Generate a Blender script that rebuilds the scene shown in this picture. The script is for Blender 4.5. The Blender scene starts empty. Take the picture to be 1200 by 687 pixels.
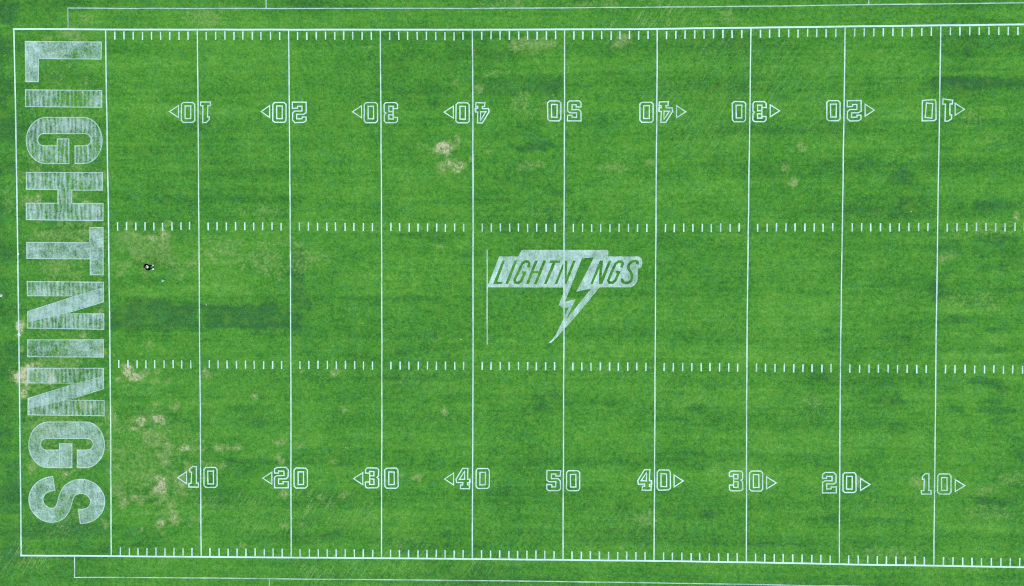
import bpy, bmesh, math, random
import numpy as np
from mathutils import Vector, Matrix, Euler
from mathutils.geometry import tessellate_polygon

random.seed(7)
S = bpy.context.scene
C = S.collection
R = math.radians

# ------------------------------------------------------------------ camera
CAM_LOC = Vector((-3.28698, 2.10933, 78.3923))
CAM_ROT = Euler((R(-1.29330544), R(1.35853354), R(0.12632186)))
cd = bpy.data.cameras.new("camera")
cd.sensor_fit = 'HORIZONTAL'; cd.angle = R(66); cd.clip_end = 5000; cd.clip_start = 0.5
cam = bpy.data.objects.new("camera", cd); C.objects.link(cam)
cam.location = CAM_LOC; cam.rotation_euler = CAM_ROT
S.camera = cam
# ------------------------------------------------------------------ light (bright overcast)
SUN_EL, SUN_AZ = R(58), R(200)
w = bpy.data.worlds.new("World"); S.world = w; w.use_nodes = True
nt = w.node_tree
sky = nt.nodes.new("ShaderNodeTexSky"); sky.sky_type = 'NISHITA'; sky.sun_disc = False
sky.sun_elevation = SUN_EL; sky.sun_rotation = SUN_AZ; sky.air_density = 1.0; sky.dust_density = 2.0
bg = nt.nodes["Background"]; bg.inputs['Strength'].default_value = 0.13
nt.links.new(sky.outputs[0], bg.inputs['Color'])
sl = bpy.data.lights.new("sun", 'SUN'); sl.energy = 1.2; sl.angle = R(70); sl.color = (1, .97, .91)
sun = bpy.data.objects.new("sun", sl); C.objects.link(sun)
sd = Vector((math.cos(SUN_EL) * math.sin(SUN_AZ), math.cos(SUN_EL) * math.cos(SUN_AZ), math.sin(SUN_EL)))
sun.rotation_euler = sd.to_track_quat('Z', 'Y').to_euler(); sun.location = (0, -40, 60)
S.view_settings.view_transform = 'Standard'; S.view_settings.look = 'None'
S.view_settings.gamma = 1; S.view_settings.exposure = 1.03
S.render.engine = 'CYCLES'
S.cycles.use_denoising = False
S.cycles.pixel_filter_type = 'BLACKMAN_HARRIS'; S.cycles.filter_width = 1.05
S.cycles.transparent_max_bounces = 16

# ------------------------------------------------------------------ survey: where a photo point lies on the flat field
FPX = 600 / math.tan(R(33)); CM = CAM_ROT.to_matrix()
def at(px, py):
    d = CM @ Vector(((px - 600) / FPX, -(py - 343.5) / FPX, -1))
    t = -CAM_LOC.z / d.z
    p = CAM_LOC + d * t
    return Vector((p.x, p.y, 0))
PX = 0.0849                                    # metres per photo pixel on the grass

# ------------------------------------------------------------------ helpers
def tag(o, label=None, cat=None, group=None, kind=None):
    if label: o['label'] = label
    if cat: o['category'] = cat
    if group: o['group'] = group
    if kind: o['kind'] = kind
    return o
def mesh_obj(name, verts, faces, mat, parent=None, smooth=False):
    me = bpy.data.meshes.new(name); me.from_pydata([tuple(v) for v in verts], [], faces); me.update()
    if mat: me.materials.append(mat)
    if smooth:
        for p in me.polygons: p.use_smooth = True
    o = bpy.data.objects.new(name, me); C.objects.link(o)
    if parent: o.parent = parent
    return o
def empty(name, loc):
    o = bpy.data.objects.new(name, None); C.objects.link(o); o.location = loc
    o.empty_display_size = .3
    return o

def N(nt, typ, **kw):
    n = nt.nodes.new(typ)
    for k, v in kw.items():
        if k == 'inp':
            for a, b in v.items():
                n.inputs[a].default_value = b
        else: setattr(n, k, v)
    return n
def noise(nt, vec, scale, detail=3, rough=.55, dist=0):
    n = N(nt, "ShaderNodeTexNoise", noise_dimensions='3D')
    n.inputs['Scale'].default_value = scale; n.inputs['Detail'].default_value = detail
    n.inputs['Roughness'].default_value = rough; n.inputs['Distortion'].default_value = dist
    nt.links.new(vec, n.inputs['Vector']); return n.outputs['Fac']
def mapping(nt, vec, scale=(1, 1, 1), rot=0, loc=(0, 0, 0)):
    m = N(nt, "ShaderNodeMapping"); m.inputs['Scale'].default_value = scale
    m.inputs['Rotation'].default_value = (0, 0, rot); m.inputs['Location'].default_value = loc
    nt.links.new(vec, m.inputs['Vector']); return m.outputs[0]
def mrange(nt, v, a, b, c=0, d=1, smooth=False):
    m = N(nt, "ShaderNodeMapRange"); m.clamp = True
    if smooth: m.interpolation_type = 'SMOOTHSTEP'
    for i, x in enumerate((a, b, c, d)): m.inputs[i + 1].default_value = x
    nt.links.new(v, m.inputs[0]); return m.outputs[0]
def math_n(nt, op, a, b=None):
    m = N(nt, "ShaderNodeMath", operation=op)
    for i, x in enumerate((a, b)):
        if x is None: continue
        if isinstance(x, (int, float)): m.inputs[i].default_value = x
        else: nt.links.new(x, m.inputs[i])
    return m.outputs[0]
def mix(nt, fac, a, b, blend='MIX'):
    m = N(nt, "ShaderNodeMix", data_type='RGBA', blend_type=blend)
    for s, x in ((0, fac), (6, a), (7, b)):
        if isinstance(x, (int, float)): m.inputs[s].default_value = x
        elif isinstance(x, tuple): m.inputs[s].default_value = x + (1,)
        else: nt.links.new(x, m.inputs[s])
    return m.outputs[2]
def new_mat(name):
    m = bpy.data.materials.new(name); m.use_nodes = True
    return m, m.node_tree, m.node_tree.nodes["Principled BSDF"], m.node_tree.nodes["Material Output"]

# ------------------------------------------------------------------ grass material
def grass_material():
    m, nt, P, out = new_mat("mown_grass")
    pos = N(nt, "ShaderNodeNewGeometry").outputs['Position']
    att = lambda n: N(nt, "ShaderNodeAttribute", attribute_name=n).outputs['Fac']
    dry, dark, bright, rake = att("dry"), att("dark"), att("bright"), att("rake")
    big = noise(nt, pos, .07, 3)
    mid = noise(nt, pos, .42, 4, .6)
    sm = noise(nt, pos, 1.7, 4, .65)
    fine = noise(nt, pos, 6.5, 3, .7)
    grain = noise(nt, pos, 17, 2, .8)
    band = noise(nt, mapping(nt, pos, (.045, .75, 1)), 1, 3, .6)        # mowing direction, goal to goal
    band2 = noise(nt, mapping(nt, pos, (.06, 1.9, 1)), 1, 3, .6)
    v = math_n(nt, 'MULTIPLY', math_n(nt, 'SUBTRACT', big, .5), .70)
    clump = noise(nt, mapping(nt, pos, loc=(13, 4, 2)), 3.4, 3, .6)
    for s, k in ((mid, .55), (sm, .70), (clump, 1.10), (fine, 1.0), (grain, .30), (band, .50), (band2, .42)):
        v = math_n(nt, 'ADD', v, math_n(nt, 'MULTIPLY', math_n(nt, 'SUBTRACT', s, .5), k))
    v = math_n(nt, 'ADD', v, math_n(nt, 'MULTIPLY', bright, .30))
    v = math_n(nt, 'SUBTRACT', v, math_n(nt, 'MULTIPLY', dark, .46))
    v = math_n(nt, 'ADD', v, .5)
    ramp = N(nt, "ShaderNodeValToRGB"); nt.links.new(v, ramp.inputs[0])
    e = ramp.color_ramp.elements
    e[0].position, e[0].color = 0, (.0185, .0840, .0175, 1)
    e[1].position, e[1].color = 1, (.1120, .2850, .0440, 1)
    for p, c in ((.3, (.0310, .1420, .0165, 1)), (.5, (.0460, .1900, .0185, 1)), (.7, (.0680, .2250, .0230, 1))):
        k = e.new(p); k.color = c
    col = ramp.outputs[0]
    # blue-green lush turf in the dark bands
    col = mix(nt, math_n(nt, 'MULTIPLY', mrange(nt, math_n(nt, 'ADD', dark, math_n(nt, 'MULTIPLY', math_n(nt, 'SUBTRACT', sm, .5), .8)), .25, .9), .38), col, (.030, .125, .034))
    hue = noise(nt, mapping(nt, pos, loc=(3, 17, 5)), .9, 4, .65)
    col = mix(nt, mrange(nt, hue, .52, .72, 0, .50), col, (.082, .205, .022))
    col = mix(nt, mrange(nt, hue, .46, .28, 0, .50), col, (.040, .178, .046))
    # faded blades, everywhere a little: thin straw specks
    spk = mrange(nt, noise(nt, mapping(nt, pos, loc=(31, 7, 0)), 11, 2, .6), .60, .71)
    spk = math_n(nt, 'MULTIPLY', spk, mrange(nt, noise(nt, pos, .55, 3), .44, .66))
    col = mix(nt, math_n(nt, 'MULTIPLY', spk, .75), col, (.230, .390, .160))
    # raked straw streaks lying diagonally
    st = noise(nt, mapping(nt, mapping(nt, pos, rot=R(-58)), (.42, 4.8, 1)), 1, 3, .6)
    st = math_n(nt, 'MULTIPLY', mrange(nt, st, .52, .63), mrange(nt, fine, .35, .6))
    col = mix(nt, math_n(nt, 'MULTIPLY', math_n(nt, 'MULTIPLY', st, rake), .58), col, (.240, .360, .120))
    # thin, yellowed turf around the worn spots
    ol = math_n(nt, 'MULTIPLY', mrange(nt, math_n(nt, 'ADD', dry, math_n(nt, 'MULTIPLY', math_n(nt, 'SUBTRACT', sm, .5), .7)), .02, .55), mrange(nt, dry, .01, .15))
    col = mix(nt, math_n(nt, 'MULTIPLY', ol, .50), col, (.125, .232, .052))
    # worn and dried turf
    d0 = math_n(nt, 'ADD', dry, math_n(nt, 'MULTIPLY', math_n(nt, 'SUBTRACT', sm, .5), 1.5))
    d0 = math_n(nt, 'ADD', d0, math_n(nt, 'MULTIPLY', math_n(nt, 'SUBTRACT', clump, .5), 2.3))
    d0 = math_n(nt, 'ADD', d0, math_n(nt, 'MULTIPLY', math_n(nt, 'SUBTRACT', fine, .5), 1.7))
    d1 = math_n(nt, 'MULTIPLY', mrange(nt, d0, .14, .90), mrange(nt, dry, .02, .12))
    col = mix(nt, math_n(nt, 'MULTIPLY', d1, .66), col, (.170, .280, .082))
    d2 = math_n(nt, 'MULTIPLY', mrange(nt, d0, .60, 1.20), mrange(nt, dry, .40, .72))
    col = mix(nt, math_n(nt, 'MULTIPLY', d2, .9), col, (.400, .395, .250))
    # dark holes between the tufts of worn turf
    hole = math_n(nt, 'MULTIPLY', mrange(nt, grain, .56, .68), mrange(nt, dry, .35, .6))
    col = mix(nt, math_n(nt, 'MULTIPLY', hole, .35), col, (.070, .110, .045))
    nt.links.new(col, P.inputs['Base Color'])
    P.inputs['Roughness'].default_value = .9; P.inputs['Specular IOR Level'].default_value = .12
    b = N(nt, "ShaderNodeBump"); b.inputs['Strength'].default_value = .55; b.inputs['Distance'].default_value = .06
    hgt = math_n(nt, 'ADD', math_n(nt, 'MULTIPLY', fine, .8), grain)
    nt.links.new(hgt, b.inputs['Height']); nt.links.new(b.outputs[0], P.inputs['Normal'])
    return m
M_GRASS = grass_material()

# ------------------------------------------------------------------ chalk paint: covers the blades only partly
def paint_material(name, cover, amp, streak=0.0, comb=0.0, col=(.43, .635, .55), patchy=.18):
    m, nt, P, out = new_mat(name)
    pos = N(nt, "ShaderNodeNewGeometry").outputs['Position']
    fine = noise(nt, pos, 4.6, 4, .8)
    huge = noise(nt, mapping(nt, pos, loc=(2, 3, 0)), .16, 2)
    big = noise(nt, mapping(nt, pos, loc=(5, 9, 0)), .9, 3, .6)
    v = math_n(nt, 'ADD', math_n(nt, 'MULTIPLY', math_n(nt, 'SUBTRACT', fine, .5), amp), cover)
    v = math_n(nt, 'ADD', v, math_n(nt, 'MULTIPLY', math_n(nt, 'SUBTRACT', big, .5), patchy * 2))
    v = math_n(nt, 'ADD', v, math_n(nt, 'MULTIPLY', math_n(nt, 'SUBTRACT', huge, .5), patchy * 2))
    if comb:
        wv = N(nt, "ShaderNodeTexWave"); wv.inputs['Scale'].default_value = .70; wv.inputs['Distortion'].default_value = 5.5
        wv.inputs['Detail'].default_value = 2; wv.inputs['Detail Scale'].default_value = 1.6
        nt.links.new(mapping(nt, pos, (1, .35, 1)), wv.inputs['Vector'])
        v = math_n(nt, 'ADD', v, math_n(nt, 'MULTIPLY', math_n(nt, 'SUBTRACT', wv.outputs['Fac'], .55), comb))
    if streak:
        wob = mapping(nt, pos, (2.3, .42, 1))
        s = noise(nt, wob, 1, 2, .6, .4)
        s2 = noise(nt, mapping(nt, pos, (5.5, 1.1, 1), loc=(3, 1, 0)), 1, 2, .6)
        s = math_n(nt, 'ADD', math_n(nt, 'SUBTRACT', s, .5), math_n(nt, 'SUBTRACT', s2, .5))
        v = math_n(nt, 'ADD', v, math_n(nt, 'MULTIPLY', s, streak))
    v = mrange(nt, v, 0, 1)
    tint = mix(nt, mrange(nt, big, .35, .7), tuple(c * .93 for c in col), col)
    nt.links.new(tint, P.inputs['Base Color'])
    P.inputs['Roughness'].default_value = .85; P.inputs['Specular IOR Level'].default_value = .15
    tr = N(nt, "ShaderNodeBsdfTransparent"); mx = N(nt, "ShaderNodeMixShader")
    nt.links.new(v, mx.inputs[0]); nt.links.new(tr.outputs[0], mx.inputs[1]); nt.links.new(P.outputs[0], mx.inputs[2])
    nt.links.new(mx.outputs[0], out.inputs['Surface'])
    return m
M_SIDE = paint_material("sideline_paint", .97, .45, patchy=.22)
M_LINE = paint_material("line_paint", .84, .6, patchy=.36)
M_TICK = paint_material("tick_paint", .84, .6, patchy=.4)
M_THIN = paint_material("faint_line_paint", .58, .6, patchy=.4)
M_NUM = paint_material("number_paint", .82, .6, patchy=.4)
M_FILL = paint_material("letter_fill_paint", .28, 1.1, .60, comb=.26, patchy=.50)          # combed: sprayed in short cross strokes
M_FILL_B = paint_material("letter_fill_paint_even", .35, 1.4, .40, patchy=.48)            # sprayed more evenly
M_COAT = paint_material("second_coat_paint", .36, .8, .3, patchy=.3)
M_EDGE = paint_material("letter_edge_paint", .58, .8, patchy=.3)
M_LOGO = paint_material("logo_paint", .58, .95, .40, patchy=.46)

def plain_mat(name, col, rough=.8, var=.25, scale=14):
    m, nt, P, out = new_mat(name)
    tc = N(nt, "ShaderNodeTexCoord").outputs['Object']
    n = noise(nt, tc, scale, 3, .6)
    c = mix(nt, n, tuple(x * (1 - var) for x in col), tuple(min(1, x * (1 + var)) for x in col))
    nt.links.new(c, P.inputs['Base Color']); P.inputs['Roughness'].default_value = rough
    P.inputs['Specular IOR Level'].default_value = .1
    return m

# ------------------------------------------------------------------ ground
def vnoise(x, y, sx, sy, seed, octaves=3):
    out = np.zeros_like(x); amp = 1.; tot = 0
    for o in range(octaves):
        r = np.random.RandomState(seed + o * 17); g = r.rand(256, 256)
        u = x * sx * 2 ** o + 1000.37; v = y * sy * 2 ** o + 1000.71
        i = np.floor(u).astype(int); j = np.floor(v).astype(int)
        fu = u - i; fv = v - j; fu = fu * fu * (3 - 2 * fu); fv = fv * fv * (3 - 2 * fv)
        a = g[i % 256, j % 256]; b = g[(i + 1) % 256, j % 256]; c = g[i % 256, (j + 1) % 256]; d = g[(i + 1) % 256, (j + 1) % 256]
        out += amp * ((a * (1 - fu) + b * fu) * (1 - fv) + (c * (1 - fu) + d * fu) * fv); tot += amp; amp *= .55
    return out / tot
def sstep(a, b, x):
    t = np.clip((x - a) / (b - a), 0, 1); return t * t * (3 - 2 * t)

# worn spots: photo x, y, radius x, radius y (photo pixels), strength
DRY = [
 (60,440,36,26,.34),(70,500,36,14,.3), (200,300,85,20,.26),(300,302,70,16,.22),(150,288,34,26,.3),(255,286,90,8,.2),(75,150,40,90,.13),(75,330,46,120,.17),(75,520,46,90,.15),(170,530,60,70,.16),(625,125,40,14,.22),(1150,350,60,8,.14),(1160,270,50,10,.12),(300,250,30,8,.15),
 (514,172,13,8,.95),(500,174,10,6,.55),(536,162,3,6,.55),(538,194,20,6,.75),(535,200,8,5,.8),(522,197,12,6,.5),(552,188,5,4,.6),(573,178,4,3,.4),
 (31,442,9,12,1.35),(28,462,6,9,.9),(60,446,6,14,1.0),(42,432,10,7,.8),(100,475,10,5,.55),(22,386,5,9,1.1),(27,378,4,6,.7),(26,409,3,5,.5),(56,467,6,8,.6),(95,470,7,4,.5),(55,505,9,6,.55),(46,433,12,8,.5),
 (45,236,12,7,.8),(50,244,8,6,.5),(75,42,14,6,.45),(88,44,6,4,.45),(60,45,10,4,.3),(70,310,20,10,.45),(60,275,30,6,.35),(75,425,20,6,.35),(110,353,8,3,.4),(122,262,4,3,.5),(127,262,7,2,.5),
 (153,262,6,5,.7),(148,271,6,5,.5),(160,277,14,7,.5),(178,278,6,4,.65),(195,276,7,7,.6),(196,262,6,3,.5),(160,293,16,8,.45),(195,293,12,8,.45),(215,298,16,8,.35),(243,298,10,5,.65),(262,296,14,5,.3),(300,298,20,10,.2),(140,310,20,8,.25),(225,312,22,8,.25),(308,315,8,6,.35),
 (152,432,9,7,.85),(160,440,9,7,.85),(170,435,7,6,.5),(137,445,5,4,.65),(198,446,5,5,.6),(240,437,5,6,.6),(166,415,4,4,.4),(174,405,6,6,.35),(226,470,5,4,.4),(300,465,4,4,.6),(209,427,14,4,.2),
 (165,493,5,6,.8),(186,491,9,5,.8),(190,495,4,3,.8),(157,503,6,3,.75),(140,500,14,6,.35),(175,515,16,9,.5),(197,521,6,12,.6),(215,525,6,4,.85),(193,540,8,10,.5),(237,526,8,3,.55),(257,525,15,5,.6),(281,525,10,4,.6),(212,490,5,6,.5),(220,545,8,6,.5),(222,552,6,6,.6),(213,563,8,6,.55),(175,560,18,6,.45),(187,562,8,5,.75),(186,573,9,5,.75),(180,580,8,5,.4),
 (135,575,7,12,.4),(145,588,10,8,.6),(140,580,6,5,.5),(165,586,9,7,.55),(190,584,8,6,.5),(200,590,6,5,.5),(188,613,6,4,.75),(166,620,7,5,.65),(123,615,6,9,.55),(128,520,5,14,.45),(124,485,4,8,.4),(113,500,7,5,.5),(130,550,10,6,.3),
 (328,538,6,6,.55),(332,579,6,7,.7),(353,522,7,5,.45),(390,542,4,3,.6),(354,615,6,4,.45),(406,524,4,3,.5),(404,481,6,4,.5),(353,436,4,3,.5),
 (521,482,4,5,.8),(486,560,7,5,.65),(470,557,10,3,.25),(730,643,5,5,.75),(255,664,5,3,.6),(515,397,2,2,.4),(515,289,4,2,.4),
 (610,53,22,7,.48),(640,51,14,6,.45),(728,50,10,7,.5),(705,48,10,4,.3),(572,87,4,2,.5),(590,86,14,3,.3),(615,130,26,9,.42),(604,120,8,4,.35),(625,195,15,5,.3),(720,196,16,5,.25),(560,105,5,4,.45),(535,97,6,4,.35),
 (940,174,6,5,.5),(930,214,5,5,.6),(1045,196,5,4,.5),(1031,59,3,2,.5),(920,197,4,4,.35),(760,190,6,4,.35),
 (1104,304,4,6,.5),(1110,299,10,4,.3),(1135,300,20,3,.2),(1192,254,3,5,.7),(1165,363,7,3,.3),
 (1006,566,4,7,.75),(1075,566,9,8,.5),(1160,575,16,6,.28),(1180,560,16,10,.22),(1150,600,30,8,.2),(1140,135,18,9,.2),(1160,165,22,9,.12),(1050,650,50,8,.2),(760,610,14,8,.25),(950,470,10,6,.25),
 (240,18,22,8,.3),(250,26,16,6,.3),(105,22,10,5,.3),(480,15,8,5,.25),(585,5,24,5,.4),(690,5,40,4,.3),(850,20,20,8,.25),
 (8,250,6,30,.2),(30,658,10,3,.3),(65,655,6,2,.45),(430,55,8,4,.25),
]
# lush dark spots
DARK = [
 (170,360,42,9,.9),(160,378,34,7,.8),(190,386,38,5,.6),(240,358,40,5,.5),(255,372,18,10,.75),(305,375,16,14,.9),(340,370,20,12,1.),(345,315,9,24,.6),(350,345,8,20,.6),(310,300,8,10,.3),(215,367,22,8,.6),(160,325,20,6,.35),(275,372,60,10,.4),
 (80,620,42,16,.6),(95,622,14,14,.5),(45,610,14,20,.4),(15,400,12,60,.5),(12,560,12,60,.6),(15,650,16,24,.5),(10,160,10,70,.4),(6,20,10,20,.6),(70,260,20,6,.3),(110,375,10,8,.6),(80,240,18,8,.4),(60,350,20,5,.3),(105,505,12,6,.5),(90,185,10,6,.4),(112,95,6,12,.2),(85,88,30,10,.3),
 (605,70,24,9,.45),(590,66,14,6,.5),(640,100,26,10,.45),(620,172,22,8,.6),(600,152,30,8,.3),(655,220,12,10,.5),(600,270,30,7,.6),(630,272,16,5,.5),(700,140,30,10,.2),(500,275,40,8,.4),(470,440,30,10,.3),(495,410,30,10,.35),(690,415,24,10,.3),(720,60,50,10,.2),
 (1115,62,24,10,.7),(1120,95,22,7,.85),(1150,96,40,7,.6),(1185,95,20,6,.5),(1120,80,18,4,.6),(1170,72,14,5,.6),(1165,120,16,6,.55),(1100,97,12,10,.6),(1170,170,20,6,.5),(1160,240,18,6,.5),(1060,235,5,8,.5),
 (1163,282,16,9,.9),(1110,288,16,8,.5),(1170,315,14,8,.6),(1120,320,20,5,.5),(1170,340,20,4,.7),(1105,340,10,6,.5),(1125,374,14,6,.7),(1165,377,10,4,.9),(1168,387,14,5,.9),(1195,376,5,3,.8),(1170,411,16,4,.8),(1110,410,20,3,.5),(1155,446,15,5,.95),(1172,456,12,6,.95),(1118,456,8,4,.7),(1195,454,4,6,.6),(1162,470,10,4,.8),(1118,478,8,5,.8),(1166,480,16,5,.8),(1175,494,10,5,.6),(1165,537,6,3,.7),(1158,588,14,6,.6),(1190,605,10,4,.5),(1194,515,10,5,.3),(1096,345,6,14,.5),
 (1020,612,40,7,.4),(970,605,30,6,.4),(1060,615,30,6,.4),(830,602,12,6,.5),(930,604,20,6,.4),(1040,470,14,10,.5),(1000,465,20,10,.3),(1050,500,10,10,.3),(690,470,60,8,.4),(815,477,12,8,.5),(1060,210,12,10,.5),(1020,190,20,14,.25),
 (300,490,20,12,.45),(290,480,26,8,.3),(360,612,14,9,.4),(290,545,20,10,.3),(625,478,20,8,.4),(635,466,16,6,.4),(660,472,12,4,.4),(560,455,16,12,.2),(480,640,12,8,.3),(525,628,8,6,.4),(1120,40,20,8,.4),(1165,25,14,4,.5),(645,680,40,5,.3),(390,625,12,8,.35),
 (30,340,20,70,.25),(270,255,60,8,.25),(280,225,50,8,.25),(200,232,40,8,.2),(420,240,60,8,.2),(970,300,50,14,.2),(870,330,40,12,.2),(540,235,50,8,.3),(310,660,40,6,.3),
]
BRIGHT = [
 (250,340,100,7,.5),(170,342,40,6,.5),(190,55,60,14,.25),(180,70,60,20,.2),(190,130,60,12,.3),(260,130,60,8,.35),(450,130,50,10,.3),(440,325,40,6,.4),(450,300,30,6,.3),(470,388,30,5,.4),(180,405,40,8,.3),(200,470,40,20,.2),(330,520,50,16,.3),(160,605,40,14,.3),(530,395,50,6,.3),
 (1130,395,60,5,.6),(1140,420,50,5,.4),(1120,362,60,5,.5),(1160,85,50,5,.4),(1160,130,40,12,.35),(1060,150,50,20,.25),(1080,530,80,10,.35),(1000,520,120,10,.3),(900,560,60,10,.3),(1150,620,60,10,.25),(870,300,60,7,.3),(950,362,60,5,.25),(700,560,60,20,.2),(650,300,60,6,.25),(760,240,60,12,.3),(870,240,40,8,.3),(1130,265,60,8,.3),(420,340,60,5,.3),(85,308,14,10,.5),(90,500,20,6,.4),(110,25,10,20,.5),(110,60,14,8,.4),(105,630,10,16,.4),(190,650,60,8,.2),(300,10,80,6,.3),(470,5,80,5,.3),
 (570,560,120,9,.25),(800,150,120,12,.2),(640,60,20,6,.2),(720,500,60,16,.2),(1185,440,20,16,.4),(1120,440,40,5,.3),
]
SWATH = [(22,120,128,330,.26),(24,330,129,480,.34),(24,480,130,650,.32),(-80,30,10,700,.4),(-80,650,130,700,.3),(128,357,236,386,.85),(236,356,356,385,.9),(343,292,357,388,.85),(300,300,345,330,.3),(1098,90,1210,103,.6),(1085,370,1210,378,.4),(1090,405,1210,413,.4),(560,262,660,276,.4),(560,88,660,112,.4),(130,325,236,338,.25),(236,225,340,240,.3)]
RAKE = [(380,600,60,24,.9),(400,670,60,18,1.),(470,650,40,30,.7),(30,655,36,20,.9),(65,612,40,16,.5),(330,610,60,20,.7),(540,665,60,16,.5),(790,20,70,22,.9),(860,50,60,30,.5),(900,100,80,50,.5),(830,160,50,30,.5),(780,110,40,30,.4),(960,130,60,30,.4),(650,250,40,16,.6),(640,280,40,12,.4),(500,450,50,20,.5),(800,460,60,20,.5),(850,380,30,20,.4),(960,480,50,20,.4),(720,620,70,30,.4),(870,560,60,30,.3),(300,460,40,14,.4),(260,590,60,14,.5),(720,440,40,14,.4),(1020,590,60,20,.4),(175,660,30,10,.5)]

# a scatter of small scuffs and thin spots round the end zone and the near corner
_r = random.Random(21)
for _ in range(95):
    z = _r.random()
    if z < .5: x_, y_ = _r.uniform(24, 128), _r.uniform(190, 600)
    elif z < .85: x_, y_ = _r.uniform(132, 240), _r.uniform(425, 630)
    else: x_, y_ = _r.uniform(240, 420), _r.uniform(400, 640)
    q_ = _r.uniform(2.2, 6)
    DRY.append((x_, y_, q_ * _r.uniform(.8, 1.9), q_ * _r.uniform(.6, 1.1), _r.uniform(.28, .68)))
DARK = [(a, b, c * 1.25, d * .8, e * (.78 if a > 1085 else 1)) for a, b, c, d, e in DARK]

def build_ground():
    x0, x1, y0, y1, st = -70., 66., -44., 46., .2
    nx, ny = int((x1 - x0) / st) + 1, int((y1 - y0) / st) + 1
    xs = np.linspace(x0, x1, nx); ys = np.linspace(y0, y1, ny)
    X, Y = np.meshgrid(xs, ys); X = X.ravel(); Y = Y.ravel()
    n1 = vnoise(X, Y, .55, .55, 3); n2 = vnoise(X, Y, 1.6, 1.6, 11, 2); n3 = vnoise(X, Y, .35, 1.4, 23)
    n4 = vnoise(X, Y, .8, .8, 41, 4)
    def spots(lst, warp, stretch=None):
        a = np.zeros_like(X)
        for px, py, rx, ry, s in lst:
            c = at(px, py); rx, ry = rx * PX, ry * PX; m = max(rx, ry) * 2.2
            k = np.nonzero((abs(X - c.x) < m * 1.1) & (abs(Y - c.y) < m * 1.1))[0]
            d = np.sqrt(((X[k] - c.x) / rx) ** 2 + ((Y[k] - c.y) / ry) ** 2)
            nn = n3 if stretch else n1
            d = d + (nn[k] - .5) * warp * 2 + (n4[k] - .5) * warp * 2.6 + (n2[k] - .5) * warp * .9
            a[k] = np.maximum(a[k], s * sstep(1.35, .35, d))
        return a
    A = {'dry': spots(DRY, .75), 'dark': spots(DARK, .8, True), 'bright': spots(BRIGHT, .6, True), 'rake': spots(RAKE, .4)}
    for x0_, y0_, x1_, y1_, s_ in SWATH:
        a, b = at(x0_, y1_), at(x1_, y0_)
        jx, jy = (n4 - .5) * .9, (n3 - .5) * .7
        e_ = np.minimum(np.minimum(X + jx - a.x, b.x - X - jx) / .7, np.minimum(Y + jy - a.y, b.y - Y - jy) / .35)
        A['dark'] = np.maximum(A['dark'], s_ * sstep(-.3, .9, e_) * (.65 + .7 * (n1 - .3)))
    # straight mowing swaths along the field
    yy = Y + (n1 - .5) * .5
    sw = np.sin(yy * 2 * math.pi / 4.1 + 1.1) * .5 + .5
    amt = sstep(.35, .65, vnoise(X, Y, .03, .09, 61))
    A['dark'] += .20 * sstep(.55, .85, sw) * amt
    A['bright'] += .16 * sstep(.45, .15, sw) * amt
    verts = np.zeros((nx * ny + 4, 3), np.float32); verts[:nx * ny, 0] = X; verts[:nx * ny, 1] = Y
    far = 2500.
    verts[nx * ny:, :2] = [(-far, -far), (far, -far), (far, far), (-far, far)]
    I, J = np.meshgrid(np.arange(nx - 1), np.arange(ny - 1)); b = (J * nx + I).ravel()
    q = np.stack([b, b + 1, b + nx + 1, b + nx], 1)
    k = nx * ny; c00, c10, c11, c01 = 0, nx - 1, nx * ny - 1, nx * (ny - 1)
    extra = np.array([[k, k + 1, c10, c00], [k + 1, k + 2, c11, c10], [k + 2, k + 3, c01, c11], [k + 3, k, c00, c01]])
    q = np.concatenate([q, extra])
    me = bpy.data.meshes.new("ground")
    me.vertices.add(len(verts)); me.vertices.foreach_set("co", verts.ravel())
    me.loops.add(q.size); me.loops.foreach_set("vertex_index", q.ravel().astype(np.int32))
    me.polygons.add(len(q)); me.polygons.foreach_set("loop_start", np.arange(0, q.size, 4, dtype=np.int32))
    me.update(calc_edges=True)
    edge = np.minimum(np.minimum(X - x0, x1 - X), np.minimum(Y - y0, y1 - Y)); fade = sstep(0, 4, edge)
    for n, a in A.items():
        v = np.zeros(len(verts), np.float32); v[:nx * ny] = a * fade
        at_ = me.attributes.new(n, 'FLOAT', 'POINT'); at_.data.foreach_set("value", v)
    me.materials.append(M_GRASS)
    o = bpy.data.objects.new("ground", me); C.objects.link(o)
    tag(o, kind='structure')
build_ground()

# ------------------------------------------------------------------ flat paint shapes
def ribbon(pts, width, z, closed=False):
    """one strip of paint along a polyline with mitred corners, no overlaps"""
    P = [Vector((p[0], p[1])) for p in pts]; n = len(P); L, Rr = [], []
    for i in range(n):
        if closed: a, b, c = P[i - 1], P[i], P[(i + 1) % n]
        else: a, b, c = P[max(i - 1, 0)], P[i], P[min(i + 1, n - 1)]
        d1 = (b - a).normalized() if (b - a).length > 1e-9 else (c - b).normalized()
        d2 = (c - b).normalized() if (c - b).length > 1e-9 else d1
        n1 = Vector((-d1.y, d1.x)); n2 = Vector((-d2.y, d2.x)); m = n1 + n2
        m = m.normalized() if m.length > 1e-6 else n1
        k = min(1 / max(m.dot(n1), .3), 2.2) * width / 2
        L.append(b + m * k); Rr.append(b - m * k)
    v = [(p.x, p.y, z) for p in L] + [(p.x, p.y, z) for p in Rr]
    f = [(i, i + n, (i + 1) % n + n, (i + 1) % n) for i in range(n if closed else n - 1)]
    return v, f
def merge(parts):
    V, F = [], []
    for v, f in parts:
        o = len(V); V += v; F += [tuple(i + o for i in q) for q in f]
    return V, F
def pix(poly): return [at(x, y) for x, y in poly]
def shift(vf, c): return [(x - c.x, y - c.y, z) for x, y, z in vf[0]], vf[1]
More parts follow.
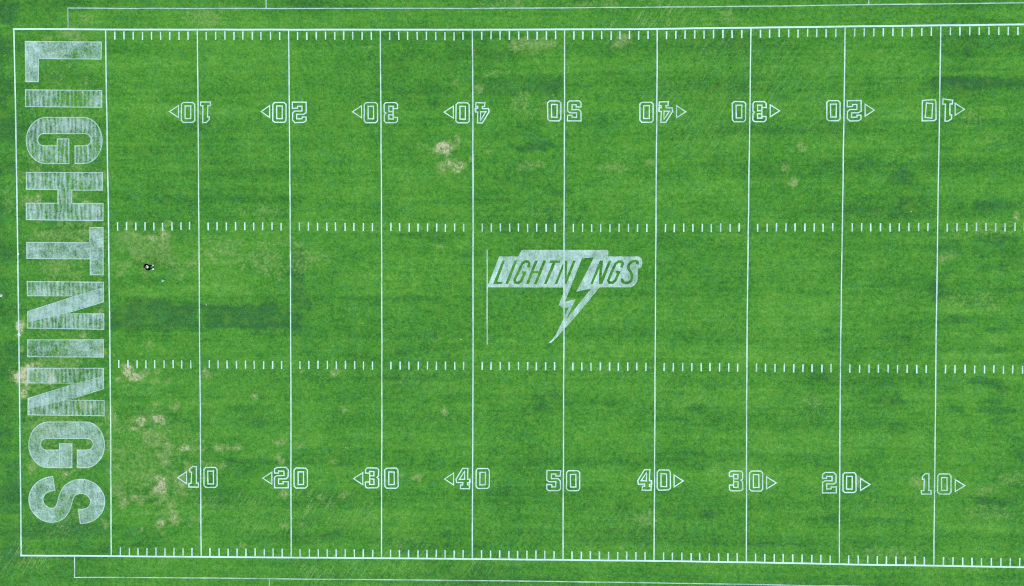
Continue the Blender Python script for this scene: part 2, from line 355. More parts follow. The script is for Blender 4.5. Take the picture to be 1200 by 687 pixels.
def strip_obj(name, pixpts, width, z, mat, label, cat, group=None):
    w_ = pix(pixpts); c = sum(w_, Vector()) / len(w_)
    # subdivide, with a hand-steered wobble of about a centimetre
    q = []
    for a, b in zip(w_, w_[1:]):
        k = max(1, int((b - a).length / 2.5))
        q += [a.lerp(b, i / k) for i in range(k)]
    q.append(w_[-1])
    rr = random.Random(name + label)
    q = [p + Vector((rr.uniform(-.012, .012), rr.uniform(-.012, .012), 0)) for p in q]
    v, f = shift(ribbon(q, width, z), c)
    o = mesh_obj(name, v, f, mat); o.location = c
    return tag(o, label, cat, group)

# photo positions of the yard lines: top (sideline), 240, 400, bottom
YL = [("left goal", [(123.8,35.6),(124.4,80),(127,240),(128.8,400),(129.6,480),(130.5,651.5)]),
      ("left 10", [(231.2,36),(231.8,80),(233,240),(234,400),(234.8,480),(235.7,652)]),
      ("left 20", [(338.3,36),(338.8,80),(340,240),(340.7,400),(341,480),(341.2,653)]),
      ("left 30", [(445.7,36),(446,80),(447.1,240),(447.5,400),(447.5,480),(447,654)]),
      ("left 40", [(553.5,36),(553.9,80),(554.4,240),(554.4,400),(554.1,480),(553.5,655)]),
      ("50", [(661.7,35.6),(661.5,80),(661.1,240),(660.8,400),(660.5,480),(659.8,656)]),
      ("right 40", [(770.1,35),(770,80),(768.8,240),(767.8,400),(767.4,480),(766.5,657.3)]),
      ("right 30", [(880,33.7),(879.4,80),(877.2,240),(875.3,400),(875,480),(874.4,659)]),
      ("right 20", [(990.4,32.2),(989.7,80),(987.4,240),(985.1,400),(984.3,480),(983.5,661.2)]),
      ("right 10", [(1102.3,31),(1101.8,80),(1099.1,240),(1096.9,400),(1096.1,480),(1094.2,663)])]
def interp(pts, t, ax=1):
    o = 1 - ax
    for a, b in zip(pts, pts[1:]):
        if t <= b[ax] or b is pts[-1]:
            k = (t - a[ax]) / (b[ax] - a[ax]); return a[o] + (b[o] - a[o]) * k
TOP = [(15.2,34.1),(75,34.3),(125,34.7),(250,34.85),(450,34.9),(550,34.9),(660,34.6),(750,34.2),(850,33),(950,31.7),(1000,31.1),(1100,30),(1200,28.8),(1290,27.8)]
BOT = [(23.6,651.1),(87,651.4),(150,652),(350,653.5),(550,655.2),(750,657.1),(850,658.7),(950,660.4),(1000,661.6),(1100,663.2),(1200,664.8),(1290,666.2)]
END = [(16.3,33.2),(17.2,80),(18.3,130),(20.5,265),(22.3,403),(23.3,500),(24.1,560),(24.8,651.9)]
strip_obj("sideline", TOP, .175, .006, M_SIDE, "long thick white sideline along the top of the field", "painted line", "sidelines")
strip_obj("sideline", BOT, .17, .006, M_SIDE, "long thick white sideline along the bottom of the field", "painted line", "sidelines")
strip_obj("end_line", END, .14, .010, M_LINE, "white end line left of the big letters", "painted line")
for i, (nm, pts) in enumerate(YL):
    lab = ("white goal line right of the big end zone letters" if i == 0 else
           f"white {nm} yard line running down through both {nm.split()[-1]}s" if nm != "50" else "white 50 yard line crossing the midfield logo")
    strip_obj("goal_line" if i == 0 else "yard_line", pts, .135 if i < 1 else .125, .014, M_LINE, lab, "painted line", None if i == 0 else "yard lines")
strip_obj("restraining_line", [(78.7,9.5),(150,10),(350,10),(550,10),(660,9.3),(750,8.7),(850,7.8),(950,6.7),(1000,5.8),(1100,4.6),(1200,3.4),(1290,2.4)], .115, .006, M_THIN, "thin faint white line above the top sideline", "painted line", "thin outer lines")
strip_obj("restraining_line", [(86.7,676.8),(150,676.8),(250,677.5),(350,678.6),(550,680.4),(750,682.8),(950,686.2),(1100,688.8),(1290,692)], .115, .006, M_THIN, "thin faint white line below the bottom sideline", "painted line", "thin outer lines")
strip_obj("box_end_line", [(79.3,8.8),(80,33)], .12, .010, M_THIN, "short thin line joining top sideline above the letter L", "painted line", "short joining lines")
strip_obj("box_end_line", [(87.3,652.6),(87.5,677.4)], .12, .010, M_THIN, "short thin line joining bottom sideline below the letter S", "painted line", "short joining lines")
strip_obj("cross_line", [(311.6,-25),(311.9,10.4)], .12, .010, M_THIN, "short thin line leaving top edge above the left 20 yard line", "painted line", "short outer lines")
strip_obj("cross_line", [(1017.7,-28),(1018,5.9)], .12, .010, M_THIN, "short thin line leaving top edge above the right 20 yard line", "painted line", "short outer lines")
strip_obj("cross_line", [(315.7,677.8),(315.9,712)], .12, .010, M_THIN, "short thin line leaving bottom edge below the left 20 yard line", "painted line", "short outer lines")
strip_obj("logo_side_line", [(570.8,292.9),(571,403.9)], .12, .014, M_THIN, "thin upright white line at the left tip of the midfield logo", "painted line")

# ------------------------------------------------------------------ short marks between the yard lines
ORD = ["first", "second", "third", "fourth", "fifth", "sixth", "seventh", "eighth", "ninth"]
HU = [(120,265.4),(300,265.3),(400,265.9),(480,266.6),(570,267),(700,267.2),(850,267),(1000,266.5),(1200,266.2),(1300,266)]
HL = [(120,426.8),(230,427.2),(300,427.7),(500,428.5),(600,428.9),(700,429.6),(800,430.2),(900,431),(1000,432.1),(1200,433.2),(1300,434)]
def edge_at(i, y):
    if i < 10: return interp(YL[i][1], y)
    a, b = interp(YL[8][1], y), interp(YL[9][1], y)
    return b + (b - a) * 1.012
TICK = {}
def short_mark(kind, px, py, a, b, label, group):
    p = at(px, py); d = at(*b) - at(*a)
    if kind not in TICK:
        hl = .40; v = [(-.07, -hl, 0), (.07, -hl, 0), (.073, 0, 0), (.07, hl, 0), (-.07, hl, 0), (-.068, 0, 0)]
        o = mesh_obj(kind, v, [(0, 1, 2, 5), (5, 2, 3, 4)], M_TICK); TICK[kind] = o
    else:
        o = TICK[kind].copy(); C.objects.link(o)
    o.location = (p.x + random.gauss(0, .015), p.y + random.gauss(0, .02), .010)
    o.rotation_euler = (0, 0, math.atan2(-d.x, d.y) + random.gauss(0, .012))
    o.scale = (random.uniform(.9, 1.08), random.uniform(.97, 1.05), 1)
    tag(o, label, "painted mark", group)
rows = [("sideline_tick", TOP, 7.2, "tick", "on the top sideline", "ticks along the top sideline"),
        ("sideline_tick", BOT, -5.6, "tick", "on the bottom sideline", "ticks along the bottom sideline"),
        ("hash_mark", HU, 0, "hash mark", "in the upper row", "hash marks of the upper row"),
        ("hash_mark", HL, 0, "hash mark", "in the lower row", "hash marks of the lower row")]
for kind, curve, off, word, where, grp in rows:
    for i in range(10):
        name = "left goal line" if i == 0 else YL[i][0] + " yard line"
        for k in range(1, 10):
            y = interp(curve, (edge_at(i, 300) + edge_at(i + 1, 300)) / 2, 0) + off
            x = edge_at(i, y) * (1 - k / 10) + edge_at(i + 1, y) * k / 10
            if x > 1203: continue
            y = interp(curve, x, 0) + off
            xa = edge_at(i, y - 60) * (1 - k / 10) + edge_at(i + 1, y - 60) * k / 10
            xb = edge_at(i, y + 60) * (1 - k / 10) + edge_at(i + 1, y + 60) * k / 10
            short_mark(kind, x, y, (xb, y + 60), (xa, y - 60), f"{ORD[k-1]} short white {word} right of the {name} {where}", grp)

# ------------------------------------------------------------------ outlined yard numbers
# centre lines of the strokes, photo pixels from the digit's upper left corner
DIG = {
 0: (15.5, 23.4, [[(2.2,0),(13.3,0),(15.5,2.2),(15.5,21.2),(13.3,23.4),(2.2,23.4),(0,21.2),(0,2.2)], [(4.5,4.4),(11,4.4),(11,19.2),(4.5,19.2)]], []),
 1: (11.3, 24.0, [[(4.6,0),(8.8,0),(8.8,19.6),(11.3,19.6),(11.3,24),(0,24),(0,19.7),(2.9,19.7),(3.2,6.5),(1,6.5),(1.2,3.2)]], []),
 2: (16.2, 23.8, [[(0,6.6),(0,1.9),(3.1,0),(13.3,0),(15.9,2.8),(15.9,11),(13.3,13.4),(4.8,13.4),(4.8,19.1),(10.1,19.1),(10.1,16.7),(16.2,16.7),(16.2,23.8),(0,23.8),(0,11.3),(3.1,9.5),(11.1,9.5),(11.1,4.3),(4.8,4.3),(4.8,6.6)]], []),
 3: (15.5, 23.4, [[(0,6.1),(0,2),(2.3,0),(13.6,0),(15.5,2),(15.5,9.4),(13.6,11.1),(15.5,12.6),(15.5,21.3),(13.6,23.4),(2,23.4),(0,21.5),(0,16.4),(5.1,16.4),(5.1,19.3),(10.1,19.3),(10.1,12.9),(5.1,12.9),(5.1,9.1),(10.1,9.1),(10.1,4.1),(5.1,4.1),(5.1,6.1)]], [[(5.0,3.7),(5.0,19.8)]]),
 4: (16.3, 23.8, [[(7.9,0),(14,0),(13.4,12.8),(16.3,12.8),(16.3,16.9),(13.4,17.2),(13.4,19.5),(15.8,19.8),(15.5,23.8),(5.1,23.8),(5.5,19.5),(7.9,19.5),(7.9,16.8),(.6,16.8),(0,13.1)], [(10.1,3.5),(10.1,13.1),(3.8,13)]], [[(15.8,13.2),(15.6,20.2)]]),
 5: (16.2, 23.5, [[(0,0),(16.2,.1),(15.8,6.5),(10.5,6.5),(10.5,4.1),(5.3,4.1),(5.3,9.5),(13.1,9.5),(15.8,12),(15.8,21.6),(13.4,23.5),(2,23.5),(0,21.3),(0,16.3),(5.8,16.5),(5.8,19),(10.5,19),(10.5,13.2),(2.6,13.4),(0,11.1)]], []),
}
STROKE = .122
def digit(parent, d, x, y, rot=False, custom=None):
    if custom: loops, extra = custom, []
    else:
        w_, h_, loops, extra = DIG[d]
        f = (lambda p: (x + w_ - p[0], y + h_ - p[1])) if rot else (lambda p: (x + p[0], y + p[1]))
        jit = lambda p: (p[0] + random.gauss(0, .12), p[1] + random.gauss(0, .12))
        loops = [[jit(f(p)) for p in l] for l in loops]; extra = [[f(p) for p in l] for l in extra]
    c = parent.location
    vf = merge([ribbon(pix(l), STROKE, .010, True) for l in loops] + [ribbon(pix(l), STROKE, .014) for l in extra])
    v, fc = shift(vf, c)
    o = mesh_obj("digit", v, fc, M_NUM, parent)
    return o
def arrow(parent, tip, base, cy, half=7.0):
    c = parent.location
    v, f = shift(ribbon(pix([(tip, cy), (base, cy - half), (base, cy + half)]), STROKE * .92, .018, True), c)
    mesh_obj("arrow", v, f, M_NUM, parent)
NUMS = [ # name, first digit, its x,y; zero x,y; arrow tip, base, centre
 ("left 10", 1, 221.3,546.7, 239,547.8, (208.5,218.7,559.8)), ("left 20", 2, 321.7,547.9, 344.8,548.6, (307.9,318.7,560.4)),
 ("left 30", 3, 428.2,548.5, 451,548.8, (414.4,425.2,561)), ("left 40", 4, 534.5,548.8, 557.9,549.1, (521,531.6,561.4)),
 ("50", 5, 640.8,551.5, 664,551.7, None), ("right 40", 4, 747.5,550.6, 770.1,551, (800.5,789.9,563.7)),
 ("right 30", 3, 854.7,552, 878.3,552.1, (909.7,898.3,565.9)), ("right 20", 2, 963.8,554, 987.6,554, (1019.4,1008.3,567.8)),
 ("right 10", 1, 1079.7,555.2, 1098.8,555.5, (1130.5,1119.3,569.1))]
NUMS_T = [
 ("left 10", 1, 235.2,119.7, 212.6,120.1, (198.8,209.3,130.9)), ("left 20", 2, 342.6,119.9, 319.7,120.2, (306.2,316.1,130.9)),
 ("left 30", 3, 450.3,120.4, 426.9,120.4, (413.2,423.7,131.2)), ("left 40", 4, 557,120.5, 534.4,120.7, (520.5,531.3,131.6)),
 ("50", 5, 664.7,118.3, 641.8,118.4, None), ("right 40", 4, 772,119.6, 749.8,120, (803.6,792.8,131.1)),
 ("right 30", 3, 882.3,119.3, 858.2,119.3, (913.6,902.5,130)), ("right 20", 2, 992.8,118, 969,118.2, (1024.5,1013.7,129.3)),
 ("right 10", 1, 0, 0, 0, 0, (1130.1,1119.2,128.2))]
for lst, rot in ((NUMS, False), (NUMS_T, True)):
    for nm, d, x, y, zx, zy, ar in lst:
        cust = nm == "right 10" and rot
        if cust: zx, zy = 1080.5, 117.5
        e = empty("yard_number", at(zx + 4, zy + 12))
        row = "upside down outlined white number" if rot else "upright outlined white number"
        tag(e, f"{row} {nm.split()[-1]} on the {nm} yard line, {'upper' if rot else 'lower'} row", "yard number", "outlined yard numbers")
        if cust:
            s = lambda l: [(1070 + a / 17.14, 110 + b / 17.14) for a, b in l]
            digit(e, 0, 0, 0, custom=[s([(185,140),(260,128),(440,120),(458,165),(460,510),(425,540),(180,545)]), s([(268,185),(393,200),(375,490),(242,472)])])
            digit(e, 1, 0, 0, custom=[s([(600,105),(795,130),(785,205),(740,205),(738,425),(775,425),(770,505),(700,550),(640,550),(650,210),(595,210)])])
        else:
            digit(e, d, x, y, rot); digit(e, 0, zx, zy, rot)
        if ar: arrow(e, *ar)

# ------------------------------------------------------------------ filled lettering
def fill(loops, z, c):
    W = [[p - c for p in pix(l)] for l in loops]
    tri = tessellate_polygon([[Vector((p.x, p.y, 0)) for p in l] for l in W])
    flat = [(p.x, p.y, z) for l in W for p in l]
    F = []
    for t in tri:
        a, b, d = (Vector(flat[i]) for i in t)
        F.append(tuple(t) if (b - a).cross(d - a).z > 0 else tuple(reversed(t)))
    return flat, F
def arc(cx, cy, rx, ry, a0, a1, n=10):
    return [(cx + rx * math.cos(R(a0 + (a1 - a0) * i / n)), cy + ry * math.sin(R(a0 + (a1 - a0) * i / n))) for i in range(n + 1)]
def smooth_path(pts, n=5):
    out = []
    P = [pts[0]] + pts + [pts[-1]]
    for i in range(1, len(P) - 2):
        p0, p1, p2, p3 = P[i - 1], P[i], P[i + 1], P[i + 2]
        for k in range(n):
            t = k / n
            out.append(tuple(.5 * ((2 * p1[j]) + (-p0[j] + p2[j]) * t + (2 * p0[j] - 5 * p1[j] + 4 * p2[j] - p3[j]) * t * t + (-p0[j] + 3 * p1[j] - 3 * p2[j] + p3[j]) * t ** 3) for j in (0, 1)))
    return out + [pts[-1]]
def stroke_poly(pts, width):
    v, f = ribbon(pts, width, 0); n = len(pts)
    return [p[:2] for p in v[:n]] + [p[:2] for p in reversed(v[n:])]
def px48(l, oy): return [(x / 4.8, oy + y / 4.8) for x, y in l]
def letter_G(oy, dx=0, sx=1, top=37, bot=297, gap=(322, 388, 422), inner=(128, 197), bar=158, lx=148, rx_=575, ilx=212, irx=513):
    my, h = (top + bot) / 2, (bot - top) / 2
    il, ih = (inner[0] + inner[1]) / 2, (inner[1] - inner[0]) / 2
    g = [(gap[0], bar), (gap[1], bar), (gap[1], bot)]
    g += arc(lx + 112, my, 112, h, 90, 270, 16) + arc(rx_ - 106, my, 106, h, -90, 90, 16)
    g += [(gap[2], bot), (gap[2], inner[1])]
    g += arc(irx - 33, il, 33, ih, 90, -90, 8) + arc(ilx + 33, il, 33, ih, 270, 90, 8) + [(gap[0], inner[1])]
    return px48(g, oy)
S_PATH = smooth_path([(303,108),(262,117),(222,145),(202,195),(216,245),(255,279),(300,287),(338,270),(360,232),(371,190),(392,150),(428,129),(470,126),(515,145),(543,180),(550,212),(537,255),(500,286),(447,296)])
LETTERS = [
 ("L", "L at the top of the column", px48([(142,234),(572,237),(569,333),(217,330),(216,460),(146,460)], 0)),
 ("I", "I painted between the letters L and G", px48([(144,506),(573,510),(573,604),(144,600)], 0)),
 ("G", "G painted between the letters I and H", letter_G(130)),
 ("H", "H painted between the letters G and T", px48([(149,346),(577,348),(577,446),(404,446),(404,521),(580,521),(580,618),(148,612),(148,519),(326,520),(326,443),(149,441)], 130)),
 ("T", "T painted between the letters H and N", px48([(506,33),(580,33),(581,298),(508,298),(508,209),(151,206),(151,116),(506,118)], 260)),
 ("N", "N painted directly below the letter T", px48([(153,336),(582,340),(582,450),(370,517),(584,518),(584,605),(156,598),(156,505),(420,418),(155,416)], 260)),
 ("I", "I painted between the two letters N", px48([(155,40),(582,40),(582,137),(155,135)], 390)),
 ("N", "N with bare patches, above the lower letter G", px48([(155,200),(582,200),(582,315),(380,380),(586,381),(586,467),(158,462),(158,370),(425,285),(155,282)], 390)),
 ("G", "G painted between the letters N and S", letter_G(390, top=502, bot=759, gap=(335,405,435), inner=(595,660), bar=625, lx=162, rx_=588, ilx=228, irx=525)),
 ("S", "S at the bottom of the column", px48(stroke_poly(S_PATH, 79), 544)),
]
for ch, where, poly in LETTERS:
    w_ = pix(poly); c = sum(w_, Vector()) / len(w_)
    v, f = fill([poly], .006, c)
    o = mesh_obj("painted_letter", v, f, M_FILL_B if ch in "LTS" or where.startswith(("I painted between the two", "G painted between the letters N")) else M_FILL); o.location = c
    tag(o, f"large streaky white letter {where}", "painted letter", "end zone lettering")
    # brighter outline, laid just inside the edge
    area = sum(a.x * b.y - b.x * a.y for a, b in zip(w_, w_[1:] + w_[:1]))
    parts = [ribbon(w_, .105, .010, True)]
    if ch == "T": parts.append(ribbon(pix(px48([(507,124),(508,203)], 260)), .08, .010))
    if ch == "H": parts += [ribbon(pix(px48([(x, 440), (x, 527)], 130)), .07, .010) for x in (330, 400)]
    if ch == "G": parts.append(ribbon(pix(px48([(322,205),(322,290)], 130) if "I and H" in where else px48([(335,668),(335,752)], 390)), .07, .010))
    v, f = shift(merge(parts), c)
    mesh_obj("outline", v, f, M_EDGE, o)
    if ch == "N":                                     # the slanted stroke was sprayed over the two bars
        dg_ = px48([(160,508),(420,420),(575,372),(578,447),(370,512),(162,562)], 260) if "below" in where else px48([(165,372),(425,288),(575,246),(578,312),(380,376),(166,425)], 390)
        v, f = shift(merge([fill([dg_], .010, Vector()), ribbon(pix([dg_[1], dg_[2]]), .07, .014), ribbon(pix([dg_[5], dg_[4]]), .07, .014)]), c)
        mesh_obj("slanted_stroke", v, f, M_COAT, o)

# ------------------------------------------------------------------ midfield logo
A = lambda l: [(565 + x / 12, 285 + y / 12) for x, y in l]
B = lambda l: [(660 + x / 12, 285 + y / 12) for x, y in l]
CC = lambda l: [(630 + x / 8.81, 330 + y / 8.81) for x, y in l]
outer = A([(75,622),(88,575),(240,188),(510,188),(555,95)]) + B([(610,95),(628,100),(638,120),(630,188),(1060,188),(1085,200),(1105,225),(1115,285),(1100,335),(1080,352),(1052,360),(1050,450),(1042,530),(1030,560),(1000,590),(970,614),(955,622),(505,622)]) \
    + CC([(640,60),(420,330),(290,475),(200,575),(140,632),(105,640),(160,590),(190,545),(262,395),(325,265),(270,277),(218,242),(262,130),(266,62)])
holes = [
 B([(265,215),(435,198)]) + CC([(400,105),(555,72),(290,398),(393,182),(282,208)]),
 A([(285,245),(322,245),(212,545),(290,545),(275,575),(155,575)]),
 A([(455,245),(495,245),(365,575),(325,575)]),
 A([(745,245),(785,245),(724,395),(798,395),(860,245),(900,245),(770,575),(730,575),(787,425),(711,425),(655,575),(615,575)]),
 A([(955,245),(1105,245),(1090,278),(1032,278),(905,575),(868,575),(990,278),(943,278)]),
 A([(1020,575),(1055,575),(1150,330),(1163,575),(1187,575),(1318,245),(1280,245),(1187,475),(1200,245),(1152,245)]),
 B([(382,575),(415,575),(510,350),(500,575),(550,575),(677,245),(640,245),(540,480),(560,245),(515,245)]),
 A(stroke_poly([(648,342),(664,290),(648,262),(608,258),(566,285),(520,385),(455,515),(462,552),(510,560),(552,530),(600,415),(562,412)], 36)),
 B(stroke_poly([(815,345),(838,292),(822,262),(782,258),(737,288),(690,390),(632,525),(648,556),(697,556),(735,522),(782,412),(742,410)], 36)),
 B(stroke_poly(smooth_path([(1042,300),(1046,270),(1012,252),(955,270),(918,318),(924,370),(958,425),(966,495),(930,550),(880,560),(838,546),(826,500)], 3), 38)),
]
c0 = at(660, 330)
v, f = fill([outer] + holes, .006, c0)
logo = mesh_obj("midfield_logo", v, f, M_LOGO); logo.location = c0
tag(logo, "pale banner logo reading LIGHTNINGS with a lightning bolt on the 50 yard line", "field logo")

# ------------------------------------------------------------------ the person on the field
M_SKIN = plain_mat("skin", (.42, .26, .18), .6, .1)
M_BLACK = plain_mat("black_cloth", (.006, .008, .010), .9, .3)
M_TROUS = plain_mat("dark_cloth", (.010, .016, .018), .9, .3)
M_WHITE = plain_mat("white_cloth", (.82, .83, .82), .8, .05)
M_HAIR = plain_mat("dark_hair", (.012, .010, .009), .7, .3)
M_EYE = plain_mat("dark_eye", (.02, .015, .012), .3, .1)
def skin_obj(name, joints, bones, mat, parent=None, levels=1, root=0):
    """joints: (x, y, z, radius or (rx, ry)); grown with a Skin modifier into one continuous mesh"""
    me = bpy.data.meshes.new(name); me.from_pydata([j[:3] for j in joints], bones, [])
    o = bpy.data.objects.new(name, me); C.objects.link(o)
    sk = o.modifiers.new("Skin", 'SKIN'); sk.use_smooth_shade = True; sk.branch_smoothing = .4
    if not me.skin_vertices: raise RuntimeError("no skin layer")
    for i, j in enumerate(joints):
        r = j[3] if isinstance(j[3], tuple) else (j[3], j[3])
        me.skin_vertices[0].data[i].radius = r
        me.skin_vertices[0].data[i].use_root = i == root
    ss = o.modifiers.new("Sub", 'SUBSURF'); ss.levels = levels; ss.render_levels = levels
    dg = bpy.context.evaluated_depsgraph_get()
    m2 = bpy.data.meshes.new_from_object(o.evaluated_get(dg)); m2.name = name
    bpy.data.objects.remove(o, do_unlink=True)
    m2.materials.clear(); m2.materials.append(mat)
    for p in m2.polygons: p.use_smooth = True
    n = bpy.data.objects.new(name, m2); C.objects.link(n)
    if parent: n.parent = parent
    return n
def ellipsoid(name, c, r, mat, parent, cut=None, seg=20, ring=12):
    bm = bmesh.new(); bmesh.ops.create_uvsphere(bm, u_segments=seg, v_segments=ring, radius=1)
    for v in bm.verts: v.co = Vector((c[0] + v.co.x * r[0], c[1] + v.co.y * r[1], c[2] + v.co.z * r[2]))
    if cut: bmesh.ops.delete(bm, geom=[v for v in bm.verts if cut(v.co)], context='VERTS')
    me = bpy.data.meshes.new(name); bm.to_mesh(me); bm.free(); me.materials.append(mat)
    for p in me.polygons: p.use_smooth = True
    o = bpy.data.objects.new(name, me); C.objects.link(o); o.parent = parent
    return o
def build_person():
    base = at(178.9, 313.2)
    J, Bn, idx = [], [], {}
    def add(n, co, r, par=None):
        idx[n] = len(J); J.append((*co, r))
        if par: Bn.append((idx[par], idx[n]))
    add('pelvis', (0, 0, .98), (.15, .12))
    add('waist', (0, 0, 1.14), (.14, .11), 'pelvis'); add('chest', (.01, 0, 1.34), (.16, .12), 'waist')
    add('neckbase', (0, 0, 1.50), (.075, .075), 'chest'); add('neck', (.015, 0, 1.56), (.055, .058), 'neckbase')
    add('jaw', (.03, 0, 1.635), (.078, .07), 'neck'); add('skull', (.015, 0, 1.72), (.092, .076), 'jaw'); add('crown', (.01, 0, 1.775), (.06, .05), 'skull')
    for s, n in ((1, 'l'), (-1, 'r')):
        tw = -.085 * s
        add(n + 'shoulder', (tw, .19 * s, 1.45), .06, 'chest'); add(n + 'elbow', (tw - .01, .27 * s, 1.15), .045, n + 'shoulder')
        add(n + 'wrist', (tw + .12, .25 * s, .93), .03, n + 'elbow'); add(n + 'palm', (tw + .155, .245 * s, .865), (.042, .022), n + 'wrist')
        for k, (dx, ln) in enumerate(((-.028, .07), (-.009, .082), (.010, .076), (.028, .06))):
            b = (tw + .165 + dx * .8, .245 * s, .83)
            add(f'{n}f{k}a', (b[0] + .008, b[1], b[2] - ln * .35), .0095, n + 'palm'); add(f'{n}f{k}b', (b[0] + .012, b[1] - .012 * s, b[2] - ln), .0085, f'{n}f{k}a')
        add(n + 'thumba', (tw + .195, .235 * s, .86), .011, n + 'palm'); add(n + 'thumbb', (tw + .215, .225 * s, .82), .009, n + 'thumba')
        add(n + 'hip', (0, .10 * s, .90), .095, 'pelvis'); add(n + 'knee', (.015, .145 * s, .50), .062, n + 'hip')
        add(n + 'ankle', (-.01, .165 * s, .09), .042, n + 'knee'); add(n + 'toe', (.13, .19 * s, .045), (.045, .03), n + 'ankle')
    slim = {idx[n] for n in ('pelvis', 'waist', 'chest')}
    body = skin_obj("person", [(*q[:3], tuple(v * .72 for v in q[3])) if k in slim else q for k, q in enumerate(J)], Bn, M_SKIN)
    # jacket, trousers, shoes follow the body a little outside it
    j = lambda names, grow: [(*J[idx[n]][:3], tuple(r + grow for r in J[idx[n]][3]) if isinstance(J[idx[n]][3], tuple) else J[idx[n]][3] + grow) for n in names]
    def garment(name, names, links, grow, mat):
        return skin_obj(name, j(names, grow), [(names.index(a), names.index(b)) for a, b in links], mat, body)
    garment("jacket", ['pelvis', 'waist', 'chest', 'neckbase', 'lshoulder', 'lelbow', 'lwrist', 'rshoulder', 'relbow', 'rwrist'],
            [('pelvis', 'waist'), ('waist', 'chest'), ('chest', 'neckbase'), ('chest', 'lshoulder'), ('lshoulder', 'lelbow'), ('lelbow', 'lwrist'),
             ('chest', 'rshoulder'), ('rshoulder', 'relbow'), ('relbow', 'rwrist')], .048, M_BLACK)
    garment("trousers", ['pelvis', 'lhip', 'lknee', 'lankle', 'rhip', 'rknee', 'rankle'],
            [('pelvis', 'lhip'), ('lhip', 'lknee'), ('lknee', 'lankle'), ('pelvis', 'rhip'), ('rhip', 'rknee'), ('rknee', 'rankle')], .022, M_TROUS)
    # white shirt showing in the open jacket: a curved panel just proud of the chest
    V, F = [], []
    for iz in range(7):
        z = 1.20 + .29 * iz / 6
        for iy in range(9):
            t = -1 + iy / 4; half = .09 + .07 * iz / 6
            V.append((.215 + .028 * math.sin(iz / 6 * math.pi) - .06 * t * t - (.05 * max(0, iz - 4) / 2), half * t, z))
    n = len(V); V += [(x - .03, y, z) for x, y, z in V]
    for iz in range(6):
        for iy in range(8):
            a = iz * 9 + iy; F.append((a, a + 1, a + 10, a + 9)); F.append((n + a, n + a + 9, n + a + 10, n + a + 1))
    for iz in range(6):
        for e in (0, 8):
            a = iz * 9 + e; F.append((a, a + 9, n + a + 9, n + a))
    for iy in range(8):
        for e in (0, 54):
            a = e + iy; F.append((a, a + 1, n + a + 1, n + a))
    mesh_obj("shirt", V, F, M_WHITE, body, True)
    for s in (1, -1):
        V = [(-.07, .165 * s, .065, (.075, .07)), (.0, .17 * s, .06, (.08, .07)), (.09, .185 * s, .055, (.085, .055)), (.20, .205 * s, .05, (.07, .042)), (-.012, .164 * s, .17, (.08, .08)), (-.01, .161 * s, .33, (.084, .084))]
        skin_obj("shoe", V, [(1, 0), (1, 2), (2, 3), (1, 4), (4, 5)], M_WHITE, body, root=1)
    ellipsoid("hair", (.0, 0, 1.735), (.112, .096, .098), M_HAIR, body, cut=lambda c: c.z < 1.68 or (c.x > .055 and c.z < 1.755))
    for s in (1, -1):
        ellipsoid("eye", (.098, .032 * s, 1.70), (.011, .013, .009), M_EYE, body, seg=8, ring=6)
        ellipsoid("ear", (.01, .086 * s, 1.69), (.02, .012, .03), M_SKIN, body, seg=8, ring=6)
    ellipsoid("nose", (.112, 0, 1.675), (.018, .014, .024), M_SKIN, body, seg=8, ring=6)
    ellipsoid("mouth", (.104, 0, 1.640), (.007, .024, .006), plain_mat("lips", (.33, .14, .12), .5, .1), body, seg=8, ring=6)
    zmin = min(v.co.z for v in body.data.vertices)
    body.location = (base.x, base.y, .012); body.rotation_euler = (0, 0, R(5))
    tag(body, "person standing on the grass in black clothes with white shirt front and white shoes", "person")
build_person()

# ------------------------------------------------------------------ small things lying on the grass
def crumpled(name, px, py, r, h, mat, label, cat, seed):
    rr = random.Random(seed); bm = bmesh.new(); bmesh.ops.create_icosphere(bm, subdivisions=3, radius=1)
    ph = [rr.uniform(0, 6.28) for _ in range(6)]
    for v in bm.verts:
        a = math.atan2(v.co.y, v.co.x)
        k = 1 + .22 * math.sin(3 * a + ph[0]) + .13 * math.sin(5 * a + ph[1]) + .12 * math.sin(9 * v.co.z + 4 * a + ph[2]) + rr.uniform(-.07, .07)
        v.co = Vector((v.co.x * r[0] * k, v.co.y * r[1] * k, max(v.co.z, -.15) * h * (1 + .3 * math.sin(4 * v.co.x + ph[3]) * math.cos(5 * v.co.y + ph[4])) + h * .14))
    me = bpy.data.meshes.new(name); bm.to_mesh(me); bm.free(); me.materials.append(mat)
    for p in me.polygons: p.use_smooth = True
    o = bpy.data.objects.new(name, me); C.objects.link(o); p = at(px, py); o.location = (p.x, p.y, .004)
    return tag(o, label, cat)
M_TEAL = plain_mat("pale_teal_plastic", (.26, .46, .40), .5, .5, 9)
M_LIT = plain_mat("white_plastic", (.60, .60, .56), .5, .08)
M_ORANGE = plain_mat("orange_plastic", (.65, .22, .07), .5, .1)
M_STONE = plain_mat("pinkish_stone", (.48, .38, .36), .9, .2)
crumpled("plastic_bag", 191.2, 328.9, (.17, .12), .13, M_TEAL, "small crumpled pale teal bag on the grass near the person", "bag", 3)
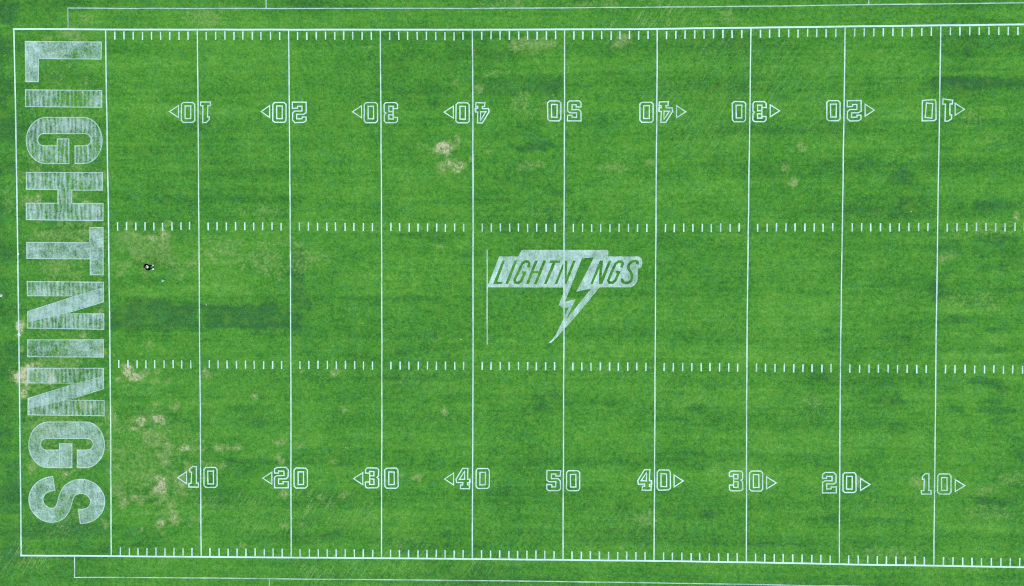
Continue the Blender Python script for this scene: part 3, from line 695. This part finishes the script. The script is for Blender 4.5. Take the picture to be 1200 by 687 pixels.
crumpled("litter_scrap", 241.6, 357.4, (.07, .04), .04, M_LIT, "tiny white scrap just right of the left 10 yard line", "litter", 5)
crumpled("litter_scrap", 1067.5, 248.2, (.045, .04), .03, M_LIT, "tiny white scrap above the upper hash marks near the right 10 yard line", "litter", 6)
crumpled("litter_scrap", 555.8, 59.2, (.05, .05), .04, M_ORANGE, "tiny orange scrap beside the left 40 yard line below the top ticks", "litter", 8)
crumpled("litter_scrap", 1101, 533.6, (.05, .05), .04, M_ORANGE, "tiny orange scrap above the lower right number 10", "litter", 9)
crumpled("litter_scrap", 726.4, 130.3, (.04, .03), .03, M_LIT, "tiny white scrap between the upper numbers 50 and right 40", "litter", 19)
crumpled("stone", 540.2, 397.6, (.07, .07), .06, M_STONE, "small pinkish stone left of the lightning bolt's tip", "stone", 12)
def end_marker():
    # low flared marker cone lying at the picture's left edge
    prof = [(.16, 0), (.165, .012), (.15, .03), (.10, .12), (.055, .24), (.05, .26), (.035, .265), (.03, .25)]
    n = 20; V = [(r * math.cos(2 * math.pi * k / n), r * math.sin(2 * math.pi * k / n), z) for r, z in prof for k in range(n)]
    F = [(i * n + k, i * n + (k + 1) % n, (i + 1) * n + (k + 1) % n, (i + 1) * n + k) for i in range(len(prof) - 1) for k in range(n)]
    o = mesh_obj("marker_cone", V, F, M_LIT, None, True); p = at(1.3, 346); o.location = (p.x, p.y, .003)
    tag(o, "white marker cone on the grass left of the end line", "cone")
end_marker()
# two thick blots of paint on the end line
for px, py, r, lab in ((21.3, 297.5, .11, "small white paint blot on the end line beside the letter T"), (22.5, 391.8, .15, "larger white paint blot on the end line near bare turf beside the N")):
    V = [(0, 0, 0)] + [(r * (1 + .25 * math.sin(3 * a + px)) * math.cos(a), r * (1.2 + .2 * math.cos(2 * a + py)) * math.sin(a), 0) for a in [2 * math.pi * k / 16 for k in range(16)]]
    o = mesh_obj("paint_blot", V, [(0, k, k % 16 + 1) for k in range(1, 17)], M_SIDE); p = at(px, py); o.location = (p.x, p.y, .018)
    tag(o, lab, "paint blot")
